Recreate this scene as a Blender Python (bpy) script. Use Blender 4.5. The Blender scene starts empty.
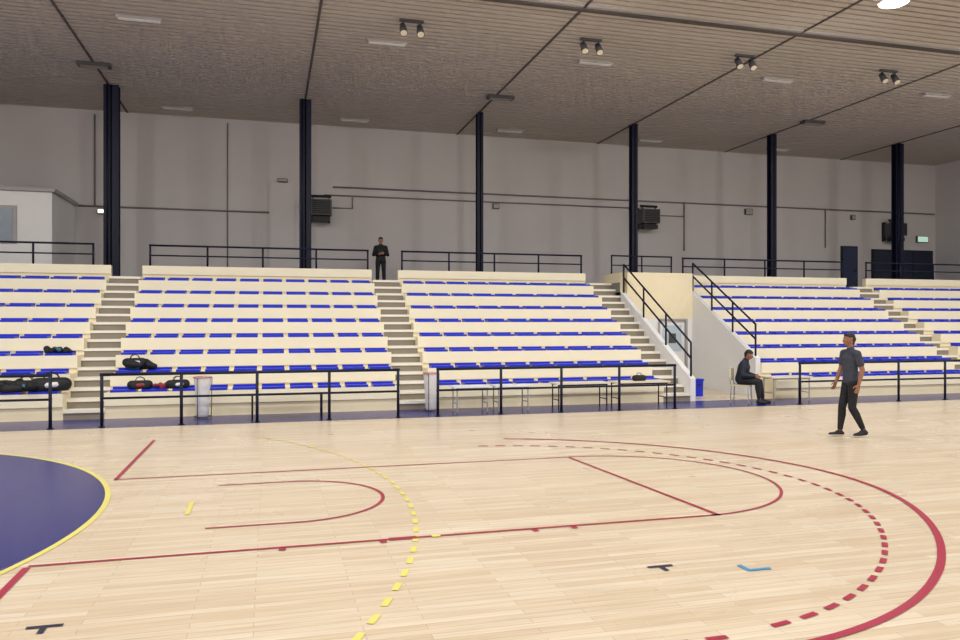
import bpy, bmesh, math, random
import numpy as np
from mathutils import Vector, Matrix
random.seed(4)
S=bpy.context.scene
S.view_settings.view_transform='Standard'
S.view_settings.look='None'

def lin(c):
    return tuple((v/255/12.92 if v/255<=0.04045 else ((v/255+0.055)/1.055)**2.4) for v in c)
MATS={}
def mat(name,rgb,rough=0.6,var=0.06,scale=6.0,metal=0.0,emit=0,spec=0.5,bump=0.0,alpha=1.0,trans=0):
    if name in MATS: return MATS[name]
    m=bpy.data.materials.new(name); m.use_nodes=True
    nt=m.node_tree; b=nt.nodes['Principled BSDF']
    c=lin(rgb)
    tc=nt.nodes.new('ShaderNodeTexCoord'); nz=nt.nodes.new('ShaderNodeTexNoise')
    nz.inputs['Scale'].default_value=scale; nz.inputs['Detail'].default_value=4
    nt.links.new(tc.outputs['Object'],nz.inputs['Vector'])
    mx=nt.nodes.new('ShaderNodeMix'); mx.data_type='RGBA'
    mx.inputs[6].default_value=(*[v*(1-var) for v in c],1)
    mx.inputs[7].default_value=(*[min(1,v*(1+var)) for v in c],1)
    nt.links.new(nz.outputs['Fac'],mx.inputs[0])
    nt.links.new(mx.outputs[2],b.inputs['Base Color'])
    b.inputs['Roughness'].default_value=rough; b.inputs['Metallic'].default_value=metal
    b.inputs['Specular IOR Level'].default_value=spec
    if emit:
        b.inputs['Emission Color'].default_value=(*c,1); b.inputs['Emission Strength'].default_value=emit
    if bump:
        bp=nt.nodes.new('ShaderNodeBump'); bp.inputs['Strength'].default_value=bump; bp.inputs['Distance'].default_value=0.02
        nt.links.new(nz.outputs['Fac'],bp.inputs['Height']); nt.links.new(bp.outputs['Normal'],b.inputs['Normal'])
    b.inputs['Alpha'].default_value=alpha
    if trans: b.inputs['Transmission Weight'].default_value=trans
    MATS[name]=m; return m

class MB:
    def __init__(s): s.v=[];s.f=[];s.m=[];s.sm=[]
    def box(s,x0,x1,y0,y1,z0,z1,mi=0):
        b=len(s.v)
        s.v+=[(x0,y0,z0),(x1,y0,z0),(x1,y1,z0),(x0,y1,z0),(x0,y0,z1),(x1,y0,z1),(x1,y1,z1),(x0,y1,z1)]
        for q in [(0,3,2,1),(4,5,6,7),(0,1,5,4),(1,2,6,5),(2,3,7,6),(3,0,4,7)]:
            s.f.append([b+i for i in q]); s.m.append(mi); s.sm.append(False)
    def cyl(s,p0,p1,r,mi=0,r1=None,n=10,caps=True):
        p0=Vector(p0);p1=Vector(p1); r1=r if r1 is None else r1
        a=(p1-p0).normalized(); u=a.orthogonal().normalized(); w=a.cross(u)
        b=len(s.v)
        for P,R in((p0,r),(p1,r1)):
            for k in range(n):
                t=2*math.pi*k/n; s.v.append(tuple(P+R*(math.cos(t)*u+math.sin(t)*w)))
        for k in range(n):
            s.f.append([b+k,b+(k+1)%n,b+n+(k+1)%n,b+n+k]); s.m.append(mi); s.sm.append(True)
        if caps:
            s.f.append([b+k for k in range(n)][::-1]); s.m.append(mi); s.sm.append(False)
            s.f.append([b+n+k for k in range(n)]); s.m.append(mi); s.sm.append(False)
    def prism(s,prof,x0,x1,mi=0):   # profile in (y,z) extruded along x
        b=len(s.v);n=len(prof)
        for x in(x0,x1):
            for (y,z) in prof: s.v.append((x,y,z))
        for k in range(n):
            s.f.append([b+k,b+n+k,b+n+(k+1)%n,b+(k+1)%n][::-1]); s.m.append(mi); s.sm.append(False)
        s.f.append([b+k for k in range(n)][::-1]); s.m.append(mi); s.sm.append(False)
        s.f.append([b+n+k for k in range(n)]); s.m.append(mi); s.sm.append(False)
    def poly(s,pts,z,mi=0):
        b=len(s.v)
        for p in pts: s.v.append((p[0],p[1],z))
        s.f.append(list(range(b,b+len(pts)))); s.m.append(mi); s.sm.append(False)
    def lathe(s,c,prof,mi=0,n=24,wob=0):
        b=len(s.v)
        for j,(r,z) in enumerate(prof):
            for k in range(n):
                t=2*math.pi*k/n; rr=r*(1+wob*math.sin(5*t+j)*math.cos(3*t+j*1.7))
                s.v.append((c[0]+rr*math.cos(t),c[1]+rr*math.sin(t),c[2]+z))
        for j in range(len(prof)-1):
            for k in range(n):
                s.f.append([b+j*n+k,b+j*n+(k+1)%n,b+(j+1)*n+(k+1)%n,b+(j+1)*n+k]); s.m.append(mi); s.sm.append(True)
    def build(s,name,mats,parent=None,bevel=0,recalc=False):
        xs=np.array(s.v); lo=xs.min(0);hi=xs.max(0); o=np.array([(lo[0]+hi[0])/2,(lo[1]+hi[1])/2,lo[2]])
        me=bpy.data.meshes.new(name); me.from_pydata([tuple(v) for v in (xs-o)],[],s.f)
        for m in mats: me.materials.append(m)
        for i,p in enumerate(me.polygons): p.material_index=s.m[i]; p.use_smooth=s.sm[i]
        if recalc:
            bm=bmesh.new(); bm.from_mesh(me); bmesh.ops.recalc_face_normals(bm,faces=bm.faces); bm.to_mesh(me); bm.free()
        ob=bpy.data.objects.new(name,me); S.collection.objects.link(ob)
        ob.location=Vector(o)
        if parent:
            ob.parent=parent; ob.location=Vector(o)-parent.location
        if bevel:
            md=ob.modifiers.new('bevel','BEVEL'); md.width=bevel; md.segments=2; md.limit_method='ANGLE'
        return ob
def empty(name,loc):
    e=bpy.data.objects.new(name,None); S.collection.objects.link(e); e.location=loc; e.empty_display_size=.3; return e

# ---------------- materials
cream=mat('cream_paint',(238,226,192),.55,.04,3)
cream2=mat('cream_nosing',(246,238,210),.5,.03,3)
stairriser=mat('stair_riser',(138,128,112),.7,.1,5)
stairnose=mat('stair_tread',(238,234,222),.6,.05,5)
white=mat('white_paint',(232,232,232),.6,.03,3)
navy=mat('navy_metal',(16,20,46),.5,.1,4,spec=.3)
blueseat=mat('blue_plastic',(24,48,200),.35,.05,4)
blackm=mat('black_rubber',(22,22,24),.6,.1,8)
concrete=mat('deck_concrete',(130,128,126),.8,.1,2)
grey=mat('grey_metal',(70,70,74),.5,.08,6)
greyl=mat('light_grey_metal',(165,162,162),.5,.05,6)
spotbody=mat('spot_housing',(150,142,130),.5,.05,6)
conduit=mat('conduit_grey',(120,116,118),.5,.05,6)
wallm=mat('plaster_wall',(200,196,196),.85,.05,.6,bump=.05)
walls=mat('plaster_wall_side',(202,199,200),.85,.05,.6)

def woodmat():
    m=bpy.data.materials.new('sports_parquet'); m.use_nodes=True; nt=m.node_tree; L=nt.links; N=nt.nodes
    b=N['Principled BSDF']; tc=N.new('ShaderNodeTexCoord')
    br=N.new('ShaderNodeTexBrick'); br.offset=.37; br.inputs['Scale'].default_value=1
    br.inputs['Brick Width'].default_value=1.1; br.inputs['Row Height'].default_value=.085
    br.inputs['Mortar Size'].default_value=.002; br.inputs['Mortar Smooth'].default_value=.3; br.inputs['Bias'].default_value=0
    br.inputs['Color1'].default_value=(*lin((233,219,196)),1); br.inputs['Color2'].default_value=(*lin((218,198,169)),1)
    br.inputs['Mortar'].default_value=(*lin((180,156,126)),1)
    L.new(tc.outputs['Object'],br.inputs['Vector'])
    mp=N.new('ShaderNodeMapping'); mp.inputs['Scale'].default_value=(1.2,26,1); L.new(tc.outputs['Object'],mp.inputs['Vector'])
    nz=N.new('ShaderNodeTexNoise'); nz.inputs['Scale'].default_value=1.5; nz.inputs['Detail'].default_value=5; L.new(mp.outputs[0],nz.inputs['Vector'])
    cr=N.new('ShaderNodeValToRGB'); cr.color_ramp.elements[0].color=(.80,.78,.76,1); cr.color_ramp.elements[1].color=(1,1,1,1)
    cr.color_ramp.elements[0].position=.3; cr.color_ramp.elements[1].position=.65
    L.new(nz.outputs['Fac'],cr.inputs[0])
    mx=N.new('ShaderNodeMix'); mx.data_type='RGBA'; mx.blend_type='MULTIPLY'; mx.inputs[0].default_value=.8
    L.new(br.outputs['Color'],mx.inputs[6]); L.new(cr.outputs[0],mx.inputs[7]); L.new(mx.outputs[2],b.inputs['Base Color'])
    n2=N.new('ShaderNodeTexNoise'); n2.inputs['Scale'].default_value=.8; L.new(tc.outputs['Object'],n2.inputs['Vector'])
    mr=N.new('ShaderNodeMapRange'); mr.inputs[3].default_value=.22; mr.inputs[4].default_value=.36; L.new(n2.outputs['Fac'],mr.inputs[0]); L.new(mr.outputs[0],b.inputs['Roughness'])
    b.inputs['Specular IOR Level'].default_value=.5
    return m
wood=woodmat()
m_red=mat('red_line_paint',(168,40,70),.35,.08,3)
m_yel=mat('yellow_line_paint',(232,222,120),.35,.05,3)
m_blue=mat('blue_floor_paint',(34,38,116),.26,.08,1.5)
m_navyline=mat('dark_line_paint',(40,42,70),.4,.05,3)
m_cyan=mat('light_blue_tape',(60,150,205),.4,.05,3)

# ---------------- shell
XL,XR,YF,YB,H=-16.0,29.0,-14.0,28.1,9.05
f=MB(); f.box(XL,XR,YF,YB,-.3,0); f.build('floor',[wood])
w=MB(); w.box(XL,XR,YB,YB+.3,0,H+.1); w.build('wall_back',[wallm])
w=MB(); w.box(XR,XR+.3,YF,YB+.3,0,H+.1); w.build('wall_right',[walls])
w=MB(); w.box(XL-.3,XL,YF,YB+.3,0,H+.1); w.build('wall_left',[walls])
w=MB(); w.box(XL-.3,XR+.3,YF-.3,YF,0,H+.1); w.build('wall_front',[walls])
ceilm=mat('ceiling_slat',(190,182,172),.6,.10,.35); ceild=mat('ceiling_gap',(58,53,49),.8,.05,3)
ceilj=mat('ceiling_joint',(84,77,72),.8,.05,3)
c=MB(); y=YF; per=.24
while y<YB-.01:
    c.box(XL,XR,y,min(y+per-.07,YB),H,H+.06,0); y+=per
c.box(XL,XR,YF,YB,H+.09,H+.2,1)
c.build('ceiling',[ceilm,ceild])
t=MB()
cx=[1.1+5.7*k for k in range(-3,5)]
for x in cx: t.box(x-.03,x+.03,YF,YB,H-.02,H+.002,0)
t.build('trim_1',[ceilj])
t=MB()
for yy in (4.5,16.1): t.box(XL,XR,yy-.07,yy+.07,H-.05,H+.002,0); t.box(XL,XR,yy-.2,yy-.09,H-.02,H+.002,1)
t.build('trim_2',[ceilj,greyl])

# ---------------- floor markings
mk=MB()
ZB,ZY,ZR=.003,.005,.007
def arc(cx_,cy_,r,a0,a1,wd,z,mi,dash=None,gap=None,rt=None):
    L=abs(math.radians(a1-a0))*r
    if dash:
        n=int(L/(dash+gap)); segs=[(k*(dash+gap)/r,(k*(dash+gap)+dash)/r) for k in range(n+1)]
    else: segs=[(0,L/r)]
    def R_(a):
        if rt is None: return r
        return float(np.mean([np.interp(math.degrees(a)+o,rt[0],rt[1]) for o in range(-14,15,2)]))
    for s0,s1 in segs:
        n=max(2,int((s1-s0)*r/.08)); 
        for k in range(n):
            p=math.radians(a0)+s0+(s1-s0)*k/n; q=math.radians(a0)+s0+(s1-s0)*(k+1)/n; rp=R_(p); rq=R_(q)
            mk.poly([(cx_+(rp-wd/2)*math.cos(p),cy_+(rp-wd/2)*math.sin(p)),(cx_+(rp+wd/2)*math.cos(p),cy_+(rp+wd/2)*math.sin(p)),
                     (cx_+(rq+wd/2)*math.cos(q),cy_+(rq+wd/2)*math.sin(q)),(cx_+(rq-wd/2)*math.cos(q),cy_+(rq-wd/2)*math.sin(q))],z,mi)
def rect(x0,x1,y0,y1,z,mi): mk.poly([(x0,y0),(x1,y0),(x1,y1),(x0,y1)],z,mi)
mk.poly([(-7.1+5.38*math.cos(2*math.pi*k/128),8.8+5.38*math.sin(2*math.pi*k/128)) for k in range(128)],ZB,2)
arc(-7.1,8.8,5.38,0,360,.06,ZY,1)
arc(-7.1,8.85,8.6,-45,38,.055,ZY,1,.17,.15)
rect(XL,XR,15.85,17.34,ZB,2)
rect(-1.93,-1.87,3,7.0,ZR,0); rect(-1.9,-1.85,10.6,14.0,ZR,0)
rect(-1.9,4.5,7.02,7.06,ZR,0); rect(-1.9,4.28,10.61,10.645,ZR,0)
mk.poly([(4.24,10.645),(4.46,7.02),(4.51,7.02),(4.28,10.645)],ZR,0)
for x in (.08,.97,2.43,2.83): rect(x,x+.06,7.0-.06,7.03,ZR,0)
rect(1.06,1.32,7.0,7.08,ZR+.001,0); rect(1.46,1.54,7.0,7.08,ZR+.001,1)
arc(4.34,8.84,1.8,-88,92,.035,ZR,0)
arc(.24,8.9,1.02,-90,90,.04,ZR,0)
rect(-.6,.24,7.865,7.9,ZR,0); rect(-.6,.24,9.9,9.935,ZR,0)
arc(2.95,8.3,4.22,-88,78,.065,ZR,0,rt=([-110,-82,-72,-60,-46,-36,-17,2,21,52,72,90],[4.3,4.24,4.11,4.0,3.93,3.93,4.08,4.26,4.26,4.26,4.35,4.45]))
rect(-1.9,3.1,4.02,4.08,ZR,0)
arc(2.85,8.2,3.62,-85,85,.05,ZR,0,.15,.12,rt=([-110,-86,-54,-36,4,28,95],[3.95,3.88,3.54,3.47,3.66,3.7,3.8]))
for k in range(16): rect(2.8-.27*k-.15,2.8-.27*k,4.27,4.32,ZR,0)
rect(-.85,-.8,8.5,9.1,ZR,1)
def tmark(x,y,mi):
    rect(x-.11,x+.11,y-.02,y+.02,ZR,mi); rect(x-.02,x+.02,y-.12,y-.02,ZR,mi)
tmark(3.08,5.68,3); tmark(-1.42,5.62,3)
rect(3.7,3.92,5.38,5.42,ZR,4); rect(3.7,3.74,5.42,5.54,ZR,4)
mk.build('court_markings',[m_red,m_yel,m_blue,m_navyline,m_cyan])

# ---------------- bleachers
Y0,D,Z0,R=17.35,.62,.53,.364
NR=8; DECK=3.2; YT=Y0+NR*D
def block(x0,x1):
    e=empty('bleacher_block',((x0+x1)/2,Y0,0))
    prof=[(Y0,0)]
    for i in range(NR):
        prof+= [(Y0+i*D,Z0+R*i),(Y0+(i+1)*D,Z0+R*i)]
    prof+=[(YT,3.5),(YT+.14,3.5),(YT+.14,0)]
    b=MB(); b.prism(prof,x0,x1,0)
    for i in range(NR):
        y=Y0+i*D; z=Z0+R*i
        b.box(x0,x1,y-.035,y+.001,z-.26,z+.012,1)
    b.box(x0,x1,YT-.035,YT,3.5-.22,3.512,1)
    b.build('tiers',[cream,cream2],e,recalc=False)
    s=MB(); n=int((x1-x0-.1)/.6); pitch=(x1-x0-.1)/n
    for i in range(NR):
        y=Y0+i*D; z=Z0+R*i+.012
        for k in range(n):
            xa=x0+.05+k*pitch+.055; xb=xa+pitch-.11
            s.box(xa,xb,y-.02,y+.3,z,z+.05,0)
            s.box(xa,xb,y+.3,y+.34,z,z+.095,0)
            s.box(xa+.04,xb-.04,y-.028,y-.02,z+.005,z+.04,0)
    s.build('seats',[blueseat],e)
BL=[(-10.0,-4.05),(-3.28,2.85),(3.62,9.5),(12.75,19.2),(20.0,26.0)]
for a,b_ in BL: block(a,b_)
block(26.8,28.98); block(-15.98,-10.8)
def stairs(x0,x1):
    b=MB(); n=16; rise=DECK/n; run=(YT-Y0)/n
    for k in range(n):
        y=Y0+k*run; z=(k+1)*rise
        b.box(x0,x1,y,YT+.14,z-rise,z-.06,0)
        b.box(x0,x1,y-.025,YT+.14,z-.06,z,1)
    b.build('aisle_stairs',[stairriser,stairnose])
for a,b_ in [(-10.8,-10.0),(-4.05,-3.28),(2.85,3.62),(9.5,10.25),(19.2,20.0),(26.0,26.8)]: stairs(a+.002,b_-.002)

d=MB(); 
d.box(XL+.01,10.25,YT+.142,YB-.01,2.9,DECK); d.box(12.75,XR-.01,YT+.142,YB-.01,2.9,DECK); d.box(10.25,12.75,21.4,YB-.01,2.9,DECK)
d.build('upper_deck',[concrete])
v=MB()
slope=R/D
HOFF={0:.04,1:.12}
def zside(k,y): return min(3.5,Z0+HOFF[k]+slope*(y-Y0))
def sidewall(x0,x1,ys,k):
    v.prism([(ys,0),(ys,zside(k,ys)),(21.35,zside(k,21.35)),(21.35,0)],x0,x1,0)
sidewall(10.252,10.4,17.35,0); sidewall(12.6,12.748,18.0,1)
v.box(10.4,12.6,21.2,21.38,2.1,3.5,1); v.box(10.4,11.42,21.2,21.38,0,2.1,0); v.box(12.42,12.6,21.2,21.38,0,2.1,0)
v.box(10.252,10.4,21.35,21.39,2.9,3.5,1); v.box(12.6,12.748,21.35,21.39,2.9,3.5,1)
v.box(10.252,10.4,21.39,YT+.3,3.202,3.5,1); v.box(12.6,12.748,21.39,YT+.3,3.202,3.5,1)
v.build('passage_walls',[white,cream],recalc=True)
dr=MB()
dr.box(11.42,11.48,21.17,21.3,.004,2.1,3); dr.box(12.36,12.42,21.17,21.3,.004,2.1,3); dr.box(11.48,12.36,21.17,21.3,2.04,2.1,3)
dr.box(11.49,12.35,21.24,21.3,.01,2.03,0); dr.box(11.6,12.24,21.225,21.24,1.1,1.9,1); dr.box(11.52,11.56,21.18,21.24,1.0,1.15,2)
dr.box(11.8,12.04,21.215,21.225,1.35,1.65,2)
dr.build('door_1',[white,mat('door_glass',(190,205,215),.2,.05,4),grey,greyl])

# ---------------- railings
def railing(name,segs,z0,z1,mids,r=.028,mi=navy,step=1.42):
    for (xa,xb,y) in segs:
        b=MB(); n=max(1,round((xb-xa)/step))
        for k in range(n+1):
            x=xa+(xb-xa)*k/n
            b.cyl((x,y,z0),(x,y,z1),r); b.cyl((x,y,z0),(x,y,z0+.012),r*2)
        for z in [z1]+mids: b.cyl((xa-r,y,z),(xb+r,y,z),r if z==z1 else r*.75)
        b.build(name,[mi])
railing('court_railing',[(-15.5,-3.95,16.0),(-3.07,2.6,16.0),(3.45,9.05,16.0),(12.44,28.5,16.0)],.004,1.0,[.55],r=.03)
railing('balcony_railing',[(-15.9,-4.5,YT+.07),(-3.1,2.75,YT+.07),(3.75,9.4,YT+.07),(12.95,19.1,YT+.07),(20.1,25.9,YT+.07)],3.501,4.07,[3.8],r=.027)
railing('passage_railing',[(10.45,12.55,YT+.1)],3.202,4.1,[3.8,3.5],r=.025,step=1.1)
for x,ys,kk in ((10.33,17.45,0),(12.67,18.1,1)):
    b=MB(); zs=lambda y: zside(kk,y)
    for off in (.85,.45): b.cyl((x,ys,zs(ys)+off),(x,21.3,zs(21.3)+off),.026)
    for k in range(4):
        y=ys+(21.3-ys)*k/3; z=zs(y)-.01
        b.cyl((x,y,z),(x,y,z+.86),.026)
    b.build('stair_handrail',[navy])

# ---------------- columns
for x,wd in zip([-4.6-5.7,-4.52,1.1,6.82,12.5,18.2,23.95],[.3,.42,.36,.2,.22,.24,.36]):
    b=MB(); y=25.0; h2=.13
    b.box(x-wd/2,x+wd/2,y-h2,y-h2+.03,DECK+.002,H-.022); b.box(x-wd/2,x+wd/2,y+h2-.03,y+h2,DECK+.002,H-.022); b.box(x-.02,x+.02,y-h2,y+h2,DECK+.002,H-.022)
    b.box(x-wd/2-.06,x+wd/2+.06,y-.2,y+.2,DECK+.002,DECK+.03)
    if wd>.35:
        b.cyl((x-.1,y-.17,DECK+.01),(x-.1,y-.17,H-.03),.025); 
        for z in (4.5,6.2,7.9): b.box(x-.16,x-.04,y-.17,y-.12,z,z+.05)
    b.build('steel_column',[navy])

# ---------------- back wall kit
YW=YB-.002
def heater(x,z):
    b=MB(); y=YW-.08
    b.box(x-.36,x+.36,y-.62,y-.12,z-.3,z+.25,0)
    for k in range(7): b.box(x-.31,x+.31,y-.66,y-.62,z-.26+k*.07,z-.22+k*.07,1)
    b.box(x-.34,x-.29,y-.12,y+.08,z-.5,z+.33,1); b.box(x+.29,x+.34,y-.12,y+.08,z-.5,z+.33,1)
    b.box(x-.3,x+.3,y-.55,y-.2,z-.52,z-.36,1); b.cyl((x-.36,y-.35,z+.38),(x+.36,y-.35,z+.38),.05,1)
    b.box(x-.3,x-.26,y-.37,y-.33,z+.25,z+.38,1); b.box(x+.26,x+.3,y-.37,y-.33,z+.25,z+.38,1); b.box(x-.25,x-.2,y-.5,y-.4,z-.37,z-.29,1); b.box(x+.2,x+.25,y-.5,y-.4,z-.37,z-.29,1)
    b.build('air_heater',[mat('heater_case',(74,74,80),.5,.05,5),blackm])
heater(1.75,6.05); heater(14.5,6.2); heater(26.4,6.05)
b=MB()
b.cyl((2.2,YB-.04,6.85),(28.9,YB-.04,6.85),.03); b.cyl((1.9,YB-.04,6.55),(14.2,YB-.04,6.55),.025)
b.cyl((-6.1,YB-.04,5.85),(0,YB-.04,5.85),.03); b.cyl((-1.4,YB-.04,3.3),(-1.4,YB-.04,8.9),.02)
b.cyl((16.3,YB-.04,4.9),(16.3,YB-.04,6.85),.025); b.cyl((23.1,YB-.04,5.2),(23.1,YB-.04,6.85),.025)
b.cyl((-5.6,YB-.04,5.85),(-5.6,YB-.04,8.9),.025); b.cyl((14.9,YB-.04,6.3),(16.3,YB-.04,6.3),.02); b.cyl((2.2,YB-.04,6.1),(2.9,YB-.04,6.1),.02); b.cyl((2.9,YB-.04,6.1),(2.9,YB-.04,6.5),.02)
b.build('wall_conduit',[conduit])
b=MB(); b.box(.0,.85,YB-.08,YB,DECK,6.9); b.build('trim_3',[wallm])
def smallbox(x,z,w_,h_,name='junction_box'):
    b=MB(); b.box(x-w_/2,x+w_/2,YW-.1,YW,z-h_/2,z+h_/2,0); b.box(x-w_/2+.02,x+w_/2-.02,YW-.11,YW-.1,z-h_/2+.02,z+h_/2-.02,1); b.build(name,[grey,greyl],bevel=.005)
smallbox(8.3,6.4,.25,.2); smallbox(19.3,6.6,.35,.25); smallbox(.45,7.0,.35,.12); smallbox(24.5,6.55,.2,.2)
def updoor(n,x0,x1,z1,leaf=1,m=None):
    b=MB(); b.box(x0,x1,YW-.06,YW,DECK+.002,z1,1)
    wd=(x1-x0-.1)/leaf
    for k in range(leaf):
        b.box(x0+.05+k*wd+.015,x0+.05+(k+1)*wd-.015,YW-.09,YW-.06,DECK+.01,z1-.05,0)
        b.box(x0+.05+(k+1)*wd-.2,x0+.05+(k+1)*wd-.06,YW-.13,YW-.09,DECK+1.0,DECK+1.05,1)
    b.build('door_%d'%n,[m,blackm])
dn=mat('navy_door',(38,50,80),.5,.05,3)
updoor(2,23.9,24.75,5.3,1,dn); updoor(3,25.5,28.8,5.2,3,mat('dark_door',(26,34,56),.4,.05,3))
b=MB(); b.box(27.9,28.5,YW-.1,YW,5.55,5.85,0); b.box(27.93,28.47,YW-.11,YW-.1,5.58,5.82,1); b.build('exit_sign',[grey,mat('exit_green',(190,225,208),.4,.02,3,emit=.6)])
b=MB(); b.box(XL+.02,-6.2,25.3,YB-.01,DECK+.001,5.84,0); b.box(XL+.02,-6.1,25.2,YB-.01,5.84,5.94,1)
b.build('office_cabin',[white,greyl])
b=MB(); b.box(-8.4,-7.12,25.25,25.299,4.3,5.4,0); b.box(-8.32,-7.8,25.235,25.25,4.38,5.32,1); b.box(-7.74,-7.22,25.235,25.25,4.38,5.32,1); b.build('window_1',[greyl,mat('window_glass',(150,162,176),.15,.05,3)])
b=MB(); b.box(-5.5,-5.1,YW-.16,YW,5.6,5.75,0); b.box(-5.47,-5.13,YW-.2,YW-.16,5.62,5.73,1); b.build('emergency_light',[grey,mat('lamp_diffuser_small',(240,240,225),.4,.02,3,emit=2.5)])

# ---------------- ceiling fixtures
HC=H-.002
for x in (3.2,7.72,12.1,16.7,21.2):
    b=MB(); y=17.75
    b.box(x-.28,x+.28,y-.04,y+.04,HC-.06,HC,0)
    for s in(-.2,.2):
        b.cyl((x+s,y,HC-.06),(x+s,y,HC-.14),.02,0); b.cyl((x+s,y+.06,HC-.12),(x+s,y-.1,HC-.36),.07,0,.095,14); b.cyl((x+s,y-.1,HC-.36),(x+s,y-.103,HC-.365),.08,1,n=14)
    b.build('twin_spotlight',[grey,mat('spot_glass',(225,215,190),.3,.03,4)])
for x in (-8.6,-2.9,2.85,8.5,14.2,19.9):
    for y in (19.25,26.95):
        b=MB(); b.box(x-.5,x+.5,y-.09,y+.09,HC-.07,HC,0); b.box(x-.46,x+.46,y-.07,y+.07,HC-.085,HC-.07,1); b.build('batten_light',[greyl,mat('off_diffuser',(238,236,230),.5,.03,3)],bevel=.01)
for x in (-4.6,6.95,18.4):
    b=MB(); b.box(x-.42,x+.42,22.85,23.15,HC-.1,HC,0); b.box(x-.34,x+.34,22.9,23.1,HC-.12,HC-.1,1); b.build('ceiling_vent',[grey,spotbody],bevel=.01)
hb=mat('lamp_glow',(255,250,240),.4,.01,2,emit=14)
for x in (-12.6,-6.3,0,6.4,12.75,19.1,25.5):
    for y in (-9,-1.5,6.5,13.4):
        b=MB(); b.cyl((x,y,HC),(x,y,H-.12),.03,0); b.cyl((x,y,H-.12),(x,y,H-.3),.1,0,.3,20,False); b.cyl((x,y,H-.12),(x,y,H-.121),.1,0); b.lathe((x,y,H-.3),[(.0001,0),(.28,0)],1,20)
        b.build('high_bay_lamp',[greyl,hb])
        l=bpy.data.lights.new('court_light','AREA'); l.shape='DISK'; l.size=.6; l.energy=(300 if y==13.4 else 205); l.color=(1,.985,.965); l.spread=math.radians(175)
        o=bpy.data.objects.new('court_light',l); S.collection.objects.link(o); o.location=(x,y,H-.34)
        if y==13.4: o.rotation_euler=(math.radians(20),0,0)

# ---------------- furniture near the rail
def table(x0,x1,y0,y1,h,top,leg,name='folding_table'):
    b=MB(); b.box(x0,x1,y0,y1,h-.035,h,0)
    for x in (x0+.08,x1-.08):
        for y in (y0+.05,y1-.05): b.cyl((x,y,.004),(x,y,h-.03),.016,1)
        b.cyl((x,y0+.05,h*.35),(x,y1-.05,h*.35),.012,1)
    b.box(x0+.06,x1-.06,y0+.04,y0+.06,h-.07,h-.035,1); b.box(x0+.06,x1-.06,y1-.06,y1-.04,h-.07,h-.035,1)
    b.build(name,[top,leg],bevel=.004)
tt=mat('table_top',(230,222,200),.4,.04,4)
table(-.42,1.14,16.35,16.85,.56,tt,navy); table(3.9,4.75,16.4,16.9,.58,white,greyl); table(4.85,5.7,16.4,16.9,.58,white,greyl)
table(6.3,7.65,16.45,16.95,.6,tt,navy); table(7.8,9.2,16.45,16.95,.6,tt,navy); table(12.1,13.3,16.6,17.1,.62,tt,greyl)
m_bag=mat('bin_bag',(232,232,235),.3,.06,10,alpha=.7); m_redp=mat('red_plastic',(190,60,60),.4,.05,4)
for (x,y) in ((-1.34,16.98),(3.5,16.95)):
    b=MB()
    b.lathe((x,y,.03),[(.001,0),(.11,0),(.13,.05),(.14,.3),(.15,.55),(.17,.8),(.175,.84),(.165,.84)],0,24,.05)
    b.lathe((x,y,.84),[(.17,0),(.19,0),(.19,.02),(.17,.02),(.17,0)],1,24)
    for a in (0,2.09,4.18): b.cyl((x+.185*math.cos(a),y+.185*math.sin(a),.85),(x+.17*math.cos(a),y+.17*math.sin(a),.004),.008,2)
    b.lathe((x,y,.03),[(.165,0),(.18,0),(.18,.015),(.165,.015),(.165,0)],2,24)
    b.build('bin_bag_stand',[m_bag,m_redp,grey])
def chair(x,y,ang,name='stacking_chair'):
    b=MB()
    b.box(-.22,.22,-.21,.21,.42,.45,0); b.box(-.24,-.21,-.2,.2,.55,.86,0)
    for sx in(-.2,.2):
        for sy in(-.19,.19): b.cyl((sx*1.08,sy*1.05,.004),(sx,sy,.42),.014,1)
    for sy in (-.19,.19): b.cyl((-.2,sy,.42),(-.235,sy,.62),.014,1)
    ob=b.build(name,[mat('chair_cream',(224,214,182),.5,.04,4),greyl],bevel=.008); ob.location=(x,y,.0+.004); ob.rotation_euler=(0,0,ang)
# ---------------- organic builder
def tubepts(p0,p1,r0,r1,wv,fac,n=16,h=5):
    p0=Vector(p0);p1=Vector(p1); a=(p1-p0); 
    a=a.normalized() if a.length>1e-6 else Vector((0,0,1))
    u=a.orthogonal().normalized(); w2=a.cross(u); V=[];F=[]
    rings=[]
    for k in range(1,h+1):
        t=-math.pi/2+math.pi/2*k/h; rings.append((p0+a*r0*math.sin(t),r0*math.cos(t)))
    for k in range(0,h):
        t=math.pi/2*k/h; rings.append((p1+a*r1*math.sin(t),r1*math.cos(t)))
    def sc(P,base):
        if wv is None: return P
        q=P-base; return P+wv*(q.dot(wv))*(fac-1)
    V.append(sc(p0-a*r0,p0))
    for P,rr in rings:
        for k in range(n):
            t=2*math.pi*k/n; Q=P+rr*(math.cos(t)*u+math.sin(t)*w2)
            ax=p0+a*max(0,min((p1-p0).length,(Q-p0).dot(a)))
            V.append(sc(Q,ax))
    V.append(sc(p1+a*r1,p1)); m=len(rings)
    for k in range(n): F.append((0,1+(k+1)%n,1+k))
    for j in range(m-1):
        for k in range(n): F.append((1+j*n+k,1+j*n+(k+1)%n,1+(j+1)*n+(k+1)%n,1+(j+1)*n+k))
    e=len(V)-1
    for k in range(n): F.append((e,1+(m-1)*n+k,1+(m-1)*n+(k+1)%n))
    return V,F
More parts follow.
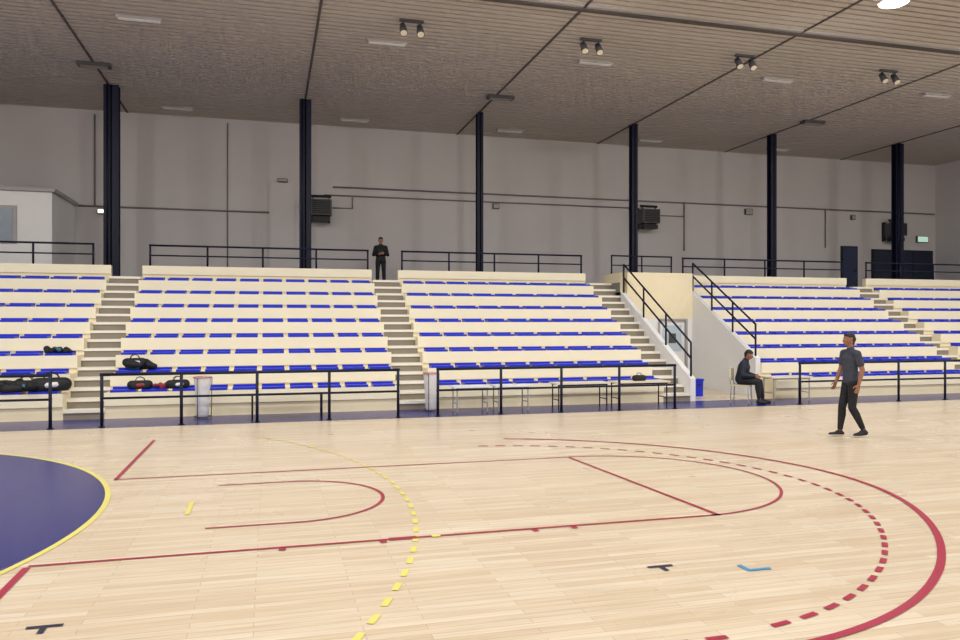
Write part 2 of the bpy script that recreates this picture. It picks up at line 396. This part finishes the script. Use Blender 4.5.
def organic(name,prims,mats,voxel,loc,ang,extra=(),clamp=True,smooth=3,solefn=None):
    V=[];F=[]
    for (p0,p1,r0,r1,mi,wv,fac) in prims:
        v,fc=tubepts(p0,p1,r0,r1,Vector(wv).normalized() if wv else None,fac)
        b=len(V); V+= [tuple(q) for q in v]; F+=[tuple(b+i for i in q) for q in fc]
    me=bpy.data.meshes.new(name+'_tmp'); me.from_pydata(V,[],F); ob=bpy.data.objects.new(name+'_tmp',me); S.collection.objects.link(ob)
    md=ob.modifiers.new('r','REMESH'); md.mode='VOXEL'; md.voxel_size=voxel
    if smooth:
        ms=ob.modifiers.new('s','SMOOTH'); ms.factor=.5; ms.iterations=smooth
    dg=bpy.context.evaluated_depsgraph_get(); dg.update()
    nm=bpy.data.meshes.new_from_object(ob.evaluated_get(dg)); bpy.data.objects.remove(ob)
    co=np.empty(len(nm.vertices)*3); nm.vertices.foreach_get('co',co); co=co.reshape(-1,3)
    if clamp: co[:,2]=np.maximum(co[:,2],0)
    nm.vertices.foreach_set('co',co.ravel())
    ce=np.empty(len(nm.polygons)*3); nm.polygons.foreach_get('center',ce); ce=ce.reshape(-1,3)
    best=np.full(len(ce),1e9); lab=np.zeros(len(ce),int)
    for (p0,p1,r0,r1,mi,wv,fac) in prims:
        p0=np.array(p0,float);p1=np.array(p1,float); ax=p1-p0; L2=max(ax@ax,1e-12)
        t_=np.clip(((ce-p0)@ax)/L2,0,1); q=ce-p0-t_[:,None]*ax
        if wv:
            wn=np.array(Vector(wv).normalized()); q=q-((q@wn)*(1-1/fac))[:,None]*wn
        dd=np.linalg.norm(q,axis=1)-(r0+(r1-r0)*t_)
        k=dd<best; best[k]=dd[k]; lab[k]=mi
    if solefn is not None:
        k=(lab==solefn[0])&(ce[:,2]<.028); lab[k]=solefn[1]
    nm.materials.clear()
    for m in mats: nm.materials.append(m)
    nm.polygons.foreach_set('material_index',lab.astype(np.int32)); nm.polygons.foreach_set('use_smooth',np.ones(len(ce),bool))
    if extra:
        bm=bmesh.new(); bm.from_mesh(nm)
        for (p,r,sc,mi) in extra:
            ret=bmesh.ops.create_uvsphere(bm,u_segments=10,v_segments=8,radius=r)
            for vv in ret['verts']: vv.co=Vector((vv.co.x*sc[0],vv.co.y*sc[1],vv.co.z*sc[2]))+Vector(p)
            for fc in {ff for vv in ret['verts'] for ff in vv.link_faces}: fc.material_index=mi; fc.smooth=True
        bm.to_mesh(nm); bm.free()
    nm.name=name
    ob=bpy.data.objects.new(name,nm); S.collection.objects.link(ob); ob.location=loc; ob.rotation_euler=(0,0,ang)
    return ob
V3=Vector
def hand(P,wr,dr,nrm,side,mi,curl=.35):
    wr=V3(wr);dr=V3(dr).normalized(); side=V3(side); side=(side-dr*side.dot(dr)).normalized(); nrm=dr.cross(side).normalized() if nrm is None else V3(nrm).normalized()
    kn=wr+dr*.085
    P.append((wr,wr+dr*.02,.026,.027,mi,None,1))
    for o in(-.024,-.008,.008,.024): P.append((wr+dr*.02+side*o*.7,kn+side*o,.014,.0125,mi,None,1))
    for o,l in((-.033,.058),(-.011,.072),(.011,.078),(.033,.07)):
        a=kn+side*o*.85; m=a+(dr+side*o*3)*l*.5+nrm*l*.12; e=m+(dr*(1-curl*.5)+nrm*curl)*l*.5
        P.append((a,m,.0095,.0088,mi,None,1)); P.append((m,e,.0088,.0078,mi,None,1))
    a=wr+dr*.03+side*.028; m=a+(dr*.6+side*.8)*.04; e=m+(dr*.95+side*.25+nrm*.2)*.035
    P.append((a,m,.013,.0105,mi,None,1)); P.append((m,e,.0105,.009,mi,None,1))
def person(name,J,loc,ang,cols,sleeve='short',scale=1.0,curl=.35):
    P=[]
    pel=V3(J['pel']); ch=V3(J['ch']); nk=V3(J['nk']); hd=V3(J['hd']); f_=V3(J.get('look',(1,0,-.05))).normalized(); l_=V3((0,0,1)).cross(f_).normalized(); u_=f_.cross(l_)
    bulk=J.get('bulk',0)
    side=V3((0,1,0)); X=V3((1,0,0))
    P.append((pel,pel+(ch-pel)*.18,.100+bulk*.4,.096+bulk*.4,2,side,1.4))
    P.append((pel-X*.02,pel-X*.02-V3((0,0,.03)),.093,.09,2,side,1.4))
    P.append((pel+(ch-pel)*.08,pel+(ch-pel)*.5,.112+bulk,.106+bulk,1,side,1.42))
    P.append((pel+(ch-pel)*.5,ch,.106+bulk,.116+bulk,1,side,1.5))
    P.append((ch,ch+(nk-ch)*.6,.116+bulk,.07+bulk*.5,1,side,1.6))
    P.append((nk-(hd-nk)*.25,hd-u_*.03,.054,.052,0,None,1))
    P.append((nk-(hd-nk)*.35,nk-(hd-nk)*.05,.072+bulk*.4,.06+bulk*.4,1,side,1.15))
    for sd in 'LR':
        sh,el,wr=[V3(q) for q in J['arm'+sd]]
        P.append((ch+(nk-ch)*.55+(sh-ch)*.2,sh,.066+bulk*.4,.064+bulk*.5,1,None,1))
        if sleeve=='short':
            mid=sh+(el-sh)*.62
            P.append((sh,mid,.064,.062,1,None,1)); P.append((sh,el,.05,.041,0,None,1)); P.append((el,el+(wr-el)*.3,.042,.042,0,None,1)); P.append((el+(wr-el)*.3,wr,.042,.026,0,None,1))
        else:
            P.append((sh,el,.062+bulk*.5,.052+bulk*.4,1,None,1)); P.append((el,wr,.052+bulk*.4,.038+bulk*.3,1,None,1)); P.append((wr-(wr-el)*.1,wr,.03,.027,0,None,1))
        dr=(wr-el).normalized()
        hand(P,wr+dr*.01,dr,None,V3(J.get('thumb'+sd,(1,0,0))),0,curl)
    for sd in 'LR':
        hp,kn,an,to=[V3(q) for q in J['leg'+sd]]
        P.append((hp,kn,.094+bulk*.2,.066+bulk*.1,2,None,1)); P.append((kn,kn+(an-kn)*.3-X*.008,.066+bulk*.1,.066+bulk*.1,2,None,1)); P.append((kn+(an-kn)*.3-X*.008,an+(kn-an)*.12,.066+bulk*.1,.046,2,None,1))
        P.append((an+(kn-an)*.1,an,.036,.036,0 if J.get('bareankle') else 3,None,1))
        fd=(to-an); fd.z=0; fd.normalize(); lat=V3((-fd.y,fd.x,0))
        heel=V3((an.x,an.y,an.z-.045))-fd*.03
        P.append((heel,to,.045,.034,3,lat,1.12)); P.append((an-V3((0,0,.01)),(heel+to)/2+V3((0,0,.012)),.044,.034,3,None,1))
    P.append((hd+u_*.025-f_*.008,hd-u_*.02,.081,.076,0,f_,1.15))
    P.append((hd-u_*.03+f_*.022,hd-u_*.08+f_*.045,.06,.034,0,l_,1.12))
    P.append((hd+f_*.086+u_*.008,hd+f_*.106-u_*.028,.007,.012,0,None,1))
    P.append((hd+f_*.08-u_*.055,hd+f_*.082-u_*.058,.019,.017,0,l_,1.4))
    for s in(-1,1):
        P.append((hd+l_*.084*s+u_*.015-f_*.008,hd+l_*.082*s-u_*.02,.015,.010,0,f_,1.4))
    P.append((hd+u_*.042-f_*.016,hd+u_*.0-f_*.038,.084,.076,4,f_,1.12))
    P.append((hd+u_*.075+f_*.045,hd+u_*.088-f_*.03,.03,.036,4,l_,1.9))
    P.append((hd+u_*.0-f_*.045,hd-u_*.05-f_*.05,.072,.052,4,l_,1.05))
    ex=[]
    for s in(-1,1):
        ex.append((hd+f_*.075+l_*.033*s+u_*.006,.0105,(1,1,.6),8)); ex.append((hd+f_*.0815+l_*.033*s+u_*.006,.0055,(1,1,1),5))
        ex.append((hd+f_*.084+l_*.033*s+u_*.026,.014,(.6,1.1,.22),4))
    ex.append((hd+f_*.1-u_*.056,.014,(.4,1.2,.25),6))
    ex=[(p*scale,r*scale,sc,mi) for p,r,sc,mi in ex]
    P=[(p0*scale,p1*scale,r0*scale,r1*scale,mi,tuple(wv) if wv else None,fac) for p0,p1,r0,r1,mi,wv,fac in P]
    mats=[cols['skin'],cols['top'],cols['trousers'],cols['shoes'],cols['hair'],blackm,mat('lips',(140,80,76),.5),cols.get('sole',cols['shoes']),mat('eye_white',(225,222,215),.3)]
    return organic(name,P,mats,.006,loc,ang,ex,True,2,(3,7))
skin=mat('skin_tan',(150,104,80),.5,.05,12); skin2=mat('skin_light',(170,126,104),.5,.05,12)
hair=mat('hair_black',(20,17,16),.6,.2,40); tee=mat('tee_grey',(58,62,76),.85,.12,9,bump=.3); trk=mat('trousers_black',(22,23,30),.8,.15,9,bump=.3)
jack=mat('jacket_black',(22,23,30),.7,.15,9,bump=.3); jackn=mat('jacket_navy',(18,24,46),.7,.15,9,bump=.3); sole=mat('sole_white',(225,225,225),.5)
walker=dict(pel=(0,0,.96),ch=(.01,0,1.34),nk=(.0,0,1.53),hd=(.03,0,1.69),look=(1,-.05,-.03),
  armL=((0,.2,1.445),(-.07,.235,1.17),(.0,.245,.93)),armR=((.0,-.2,1.445),(.03,-.24,1.17),(.12,-.235,.95)),
  legL=((0,.088,.92),(.03,.095,.51),(-.18,.10,.12),(-.02,.11,.035)),legR=((.0,-.088,.92),(.10,-.09,.50),(.14,-.09,.088),(.31,-.10,.03)),
  thumbL=(1,-.3,0),thumbR=(1,.3,0),bareankle=True)
person('walking_man',walker,(9.76,11.23,.008),math.radians(180-15+6),dict(skin=skin,top=tee,trousers=trk,shoes=blackm,hair=hair,sole=sole),scale=1.0)
stander=dict(pel=(0,0,.93),ch=(0,0,1.28),nk=(.0,0,1.47),hd=(.035,0,1.62),look=(1,0,-.2),bulk=.012,
  armL=((0,.175,1.38),(-.03,.25,1.12),(.2,.1,1.14)),armR=((0,-.175,1.38),(-.03,-.25,1.12),(.2,-.1,1.12)),
  legL=((0,.09,.89),(.01,.11,.49),(-.01,.12,.088),(.15,.16,.03)),legR=((0,-.09,.89),(.01,-.11,.49),(-.01,-.12,.088),(.15,-.16,.03)),
  thumbL=(0,0,1),thumbR=(0,0,1))
person('standing_spectator',stander,(3.66,26.2,DECK+.002),math.radians(-95),dict(skin=skin2,top=jack,trousers=trk,shoes=blackm,hair=hair),sleeve='long',scale=.97,curl=.8)
sit=dict(pel=(0,0,.56),ch=(.08,0,.88),nk=(.13,0,1.06),hd=(.2,0,1.19),look=(1,0,-.4),bulk=.03,
  armL=((.09,.19,.97),(.1,.28,.7),(.33,.12,.66)),armR=((.09,-.19,.97),(.1,-.28,.7),(.33,-.12,.66)),
  legL=((.03,.1,.55),(.43,.14,.52),(.5,.13,.09),(.66,.15,.03)),legR=((.03,-.1,.55),(.43,-.14,.52),(.46,-.15,.09),(.62,-.18,.03)),
  thumbL=(.3,-.2,1),thumbR=(.3,.2,1))
SA=math.radians(-45)
person('seated_man',sit,(11.3,16.75,.004),SA,dict(skin=skin,top=jackn,trousers=trk,shoes=blackm,hair=hair),sleeve='long',curl=.8)
chair(11.3,16.75,SA)

# ---------------- bags
bagb=mat('bag_black',(20,20,24),.7,.2,10,bump=.4); bagt=mat('bag_teal',(60,110,125),.7,.1,10); bagr=mat('bag_red',(150,50,60),.7,.1,10); bagw=mat('bag_white',(220,220,222),.6,.05,10)
def duffel(x,y,z,ang,s=1,acc=bagw,name='sports_bag'):
    P=[((-.2,0,.11),(.2,0,.11),.115,.115,0,None,1),((-.16,.0,.07),(.17,0,.08),.12,.12,0,None,1),((-.05,-.1,.1),(.07,-.1,.11),.045,.045,1,None,1)]
    for sy in(-.05,.05):
        pts=[(-.12,sy,.2),(-.08,sy,.29),(.0,sy*1.4,.32),(.09,sy,.28),(.13,sy,.2)]
        for a,b in zip(pts,pts[1:]): P.append((a,b,.012,.012,0,None,1))
    P=[(tuple(v*s for v in a),tuple(v*s for v in b),r0*s,r1*s,m,w_,f2) for a,b,r0,r1,m,w_,f2 in P]
    return organic(name,P,[bagb,acc],.009,(x,y,z),ang,(),True,2)
def jacket_heap(x,y,z,ang,s=1,m=bagb,name='jacket_pile',seed=1):
    rr=random.Random(seed); P=[]
    for k in range(9):
        a=(rr.uniform(-.25,.2)*s,rr.uniform(-.1,.1)*s,rr.uniform(.03,.12)*s); b=(a[0]+rr.uniform(.05,.18)*s,a[1]+rr.uniform(-.06,.06)*s,rr.uniform(.03,.1)*s)
        P.append((a,b,rr.uniform(.04,.08)*s,rr.uniform(.03,.06)*s,0 if k else 1,None,1))
    return organic(name,P,[m,bagt],.012,(x,y,z),ang,(),True,2)
zr=lambda i:Z0+R*i+.065
yr=lambda i:Y0+D*i+.14
jacket_heap(-2.78,yr(1),zr(1),.1,1.3,seed=3); duffel(-2.82,yr(1)+.0,zr(1)+.08,.3,.8)
duffel(-2.62,yr(0),zr(0),.1,.8,bagr); duffel(-1.88,yr(0),zr(0),.4,.8,bagw,'helmet_bag'); jacket_heap(-2.2,yr(0)+.05,zr(0),.4,.7,seed=21,m=bagr)
jacket_heap(-5.15,yr(0),zr(0),.2,1.5,seed=5); duffel(-4.75,yr(0),zr(0),0,1.0,bagt); duffel(-4.3,yr(0),zr(0),.2,1.2); jacket_heap(-4.45,yr(0)+.05,zr(0)+.05,.9,1.3,seed=8)
jacket_heap(-4.5,yr(2),zr(2),0,.9,seed=11); jacket_heap(-5.6,yr(0),zr(0),0,1.2,seed=12)
b=MB(); b.box(11.0,11.26,18.4,18.6,.0,.42,0); b.box(10.98,11.28,18.38,18.62,.42,.47,0); b.box(11.08,11.18,18.37,18.38,.3,.34,1); b.build('blue_bin',[blueseat,blackm],bevel=.01)
duffel(8.5,16.7,.602,.1,.6,bagb)

# ---------------- world & camera
W=bpy.data.worlds.new('World'); S.world=W; W.use_nodes=True
W.node_tree.nodes['Background'].inputs[0].default_value=(.8,.85,1,1); W.node_tree.nodes['Background'].inputs[1].default_value=.1
cam=bpy.data.cameras.new('camera'); co=bpy.data.objects.new('camera',cam); S.collection.objects.link(co)
cam.sensor_width=36; cam.lens=770/960*36; cam.shift_y=2/960
co.location=(0,0,2.0); co.rotation_euler=(math.radians(90),0,math.radians(-15.3)); cam.clip_end=200
S.camera=co
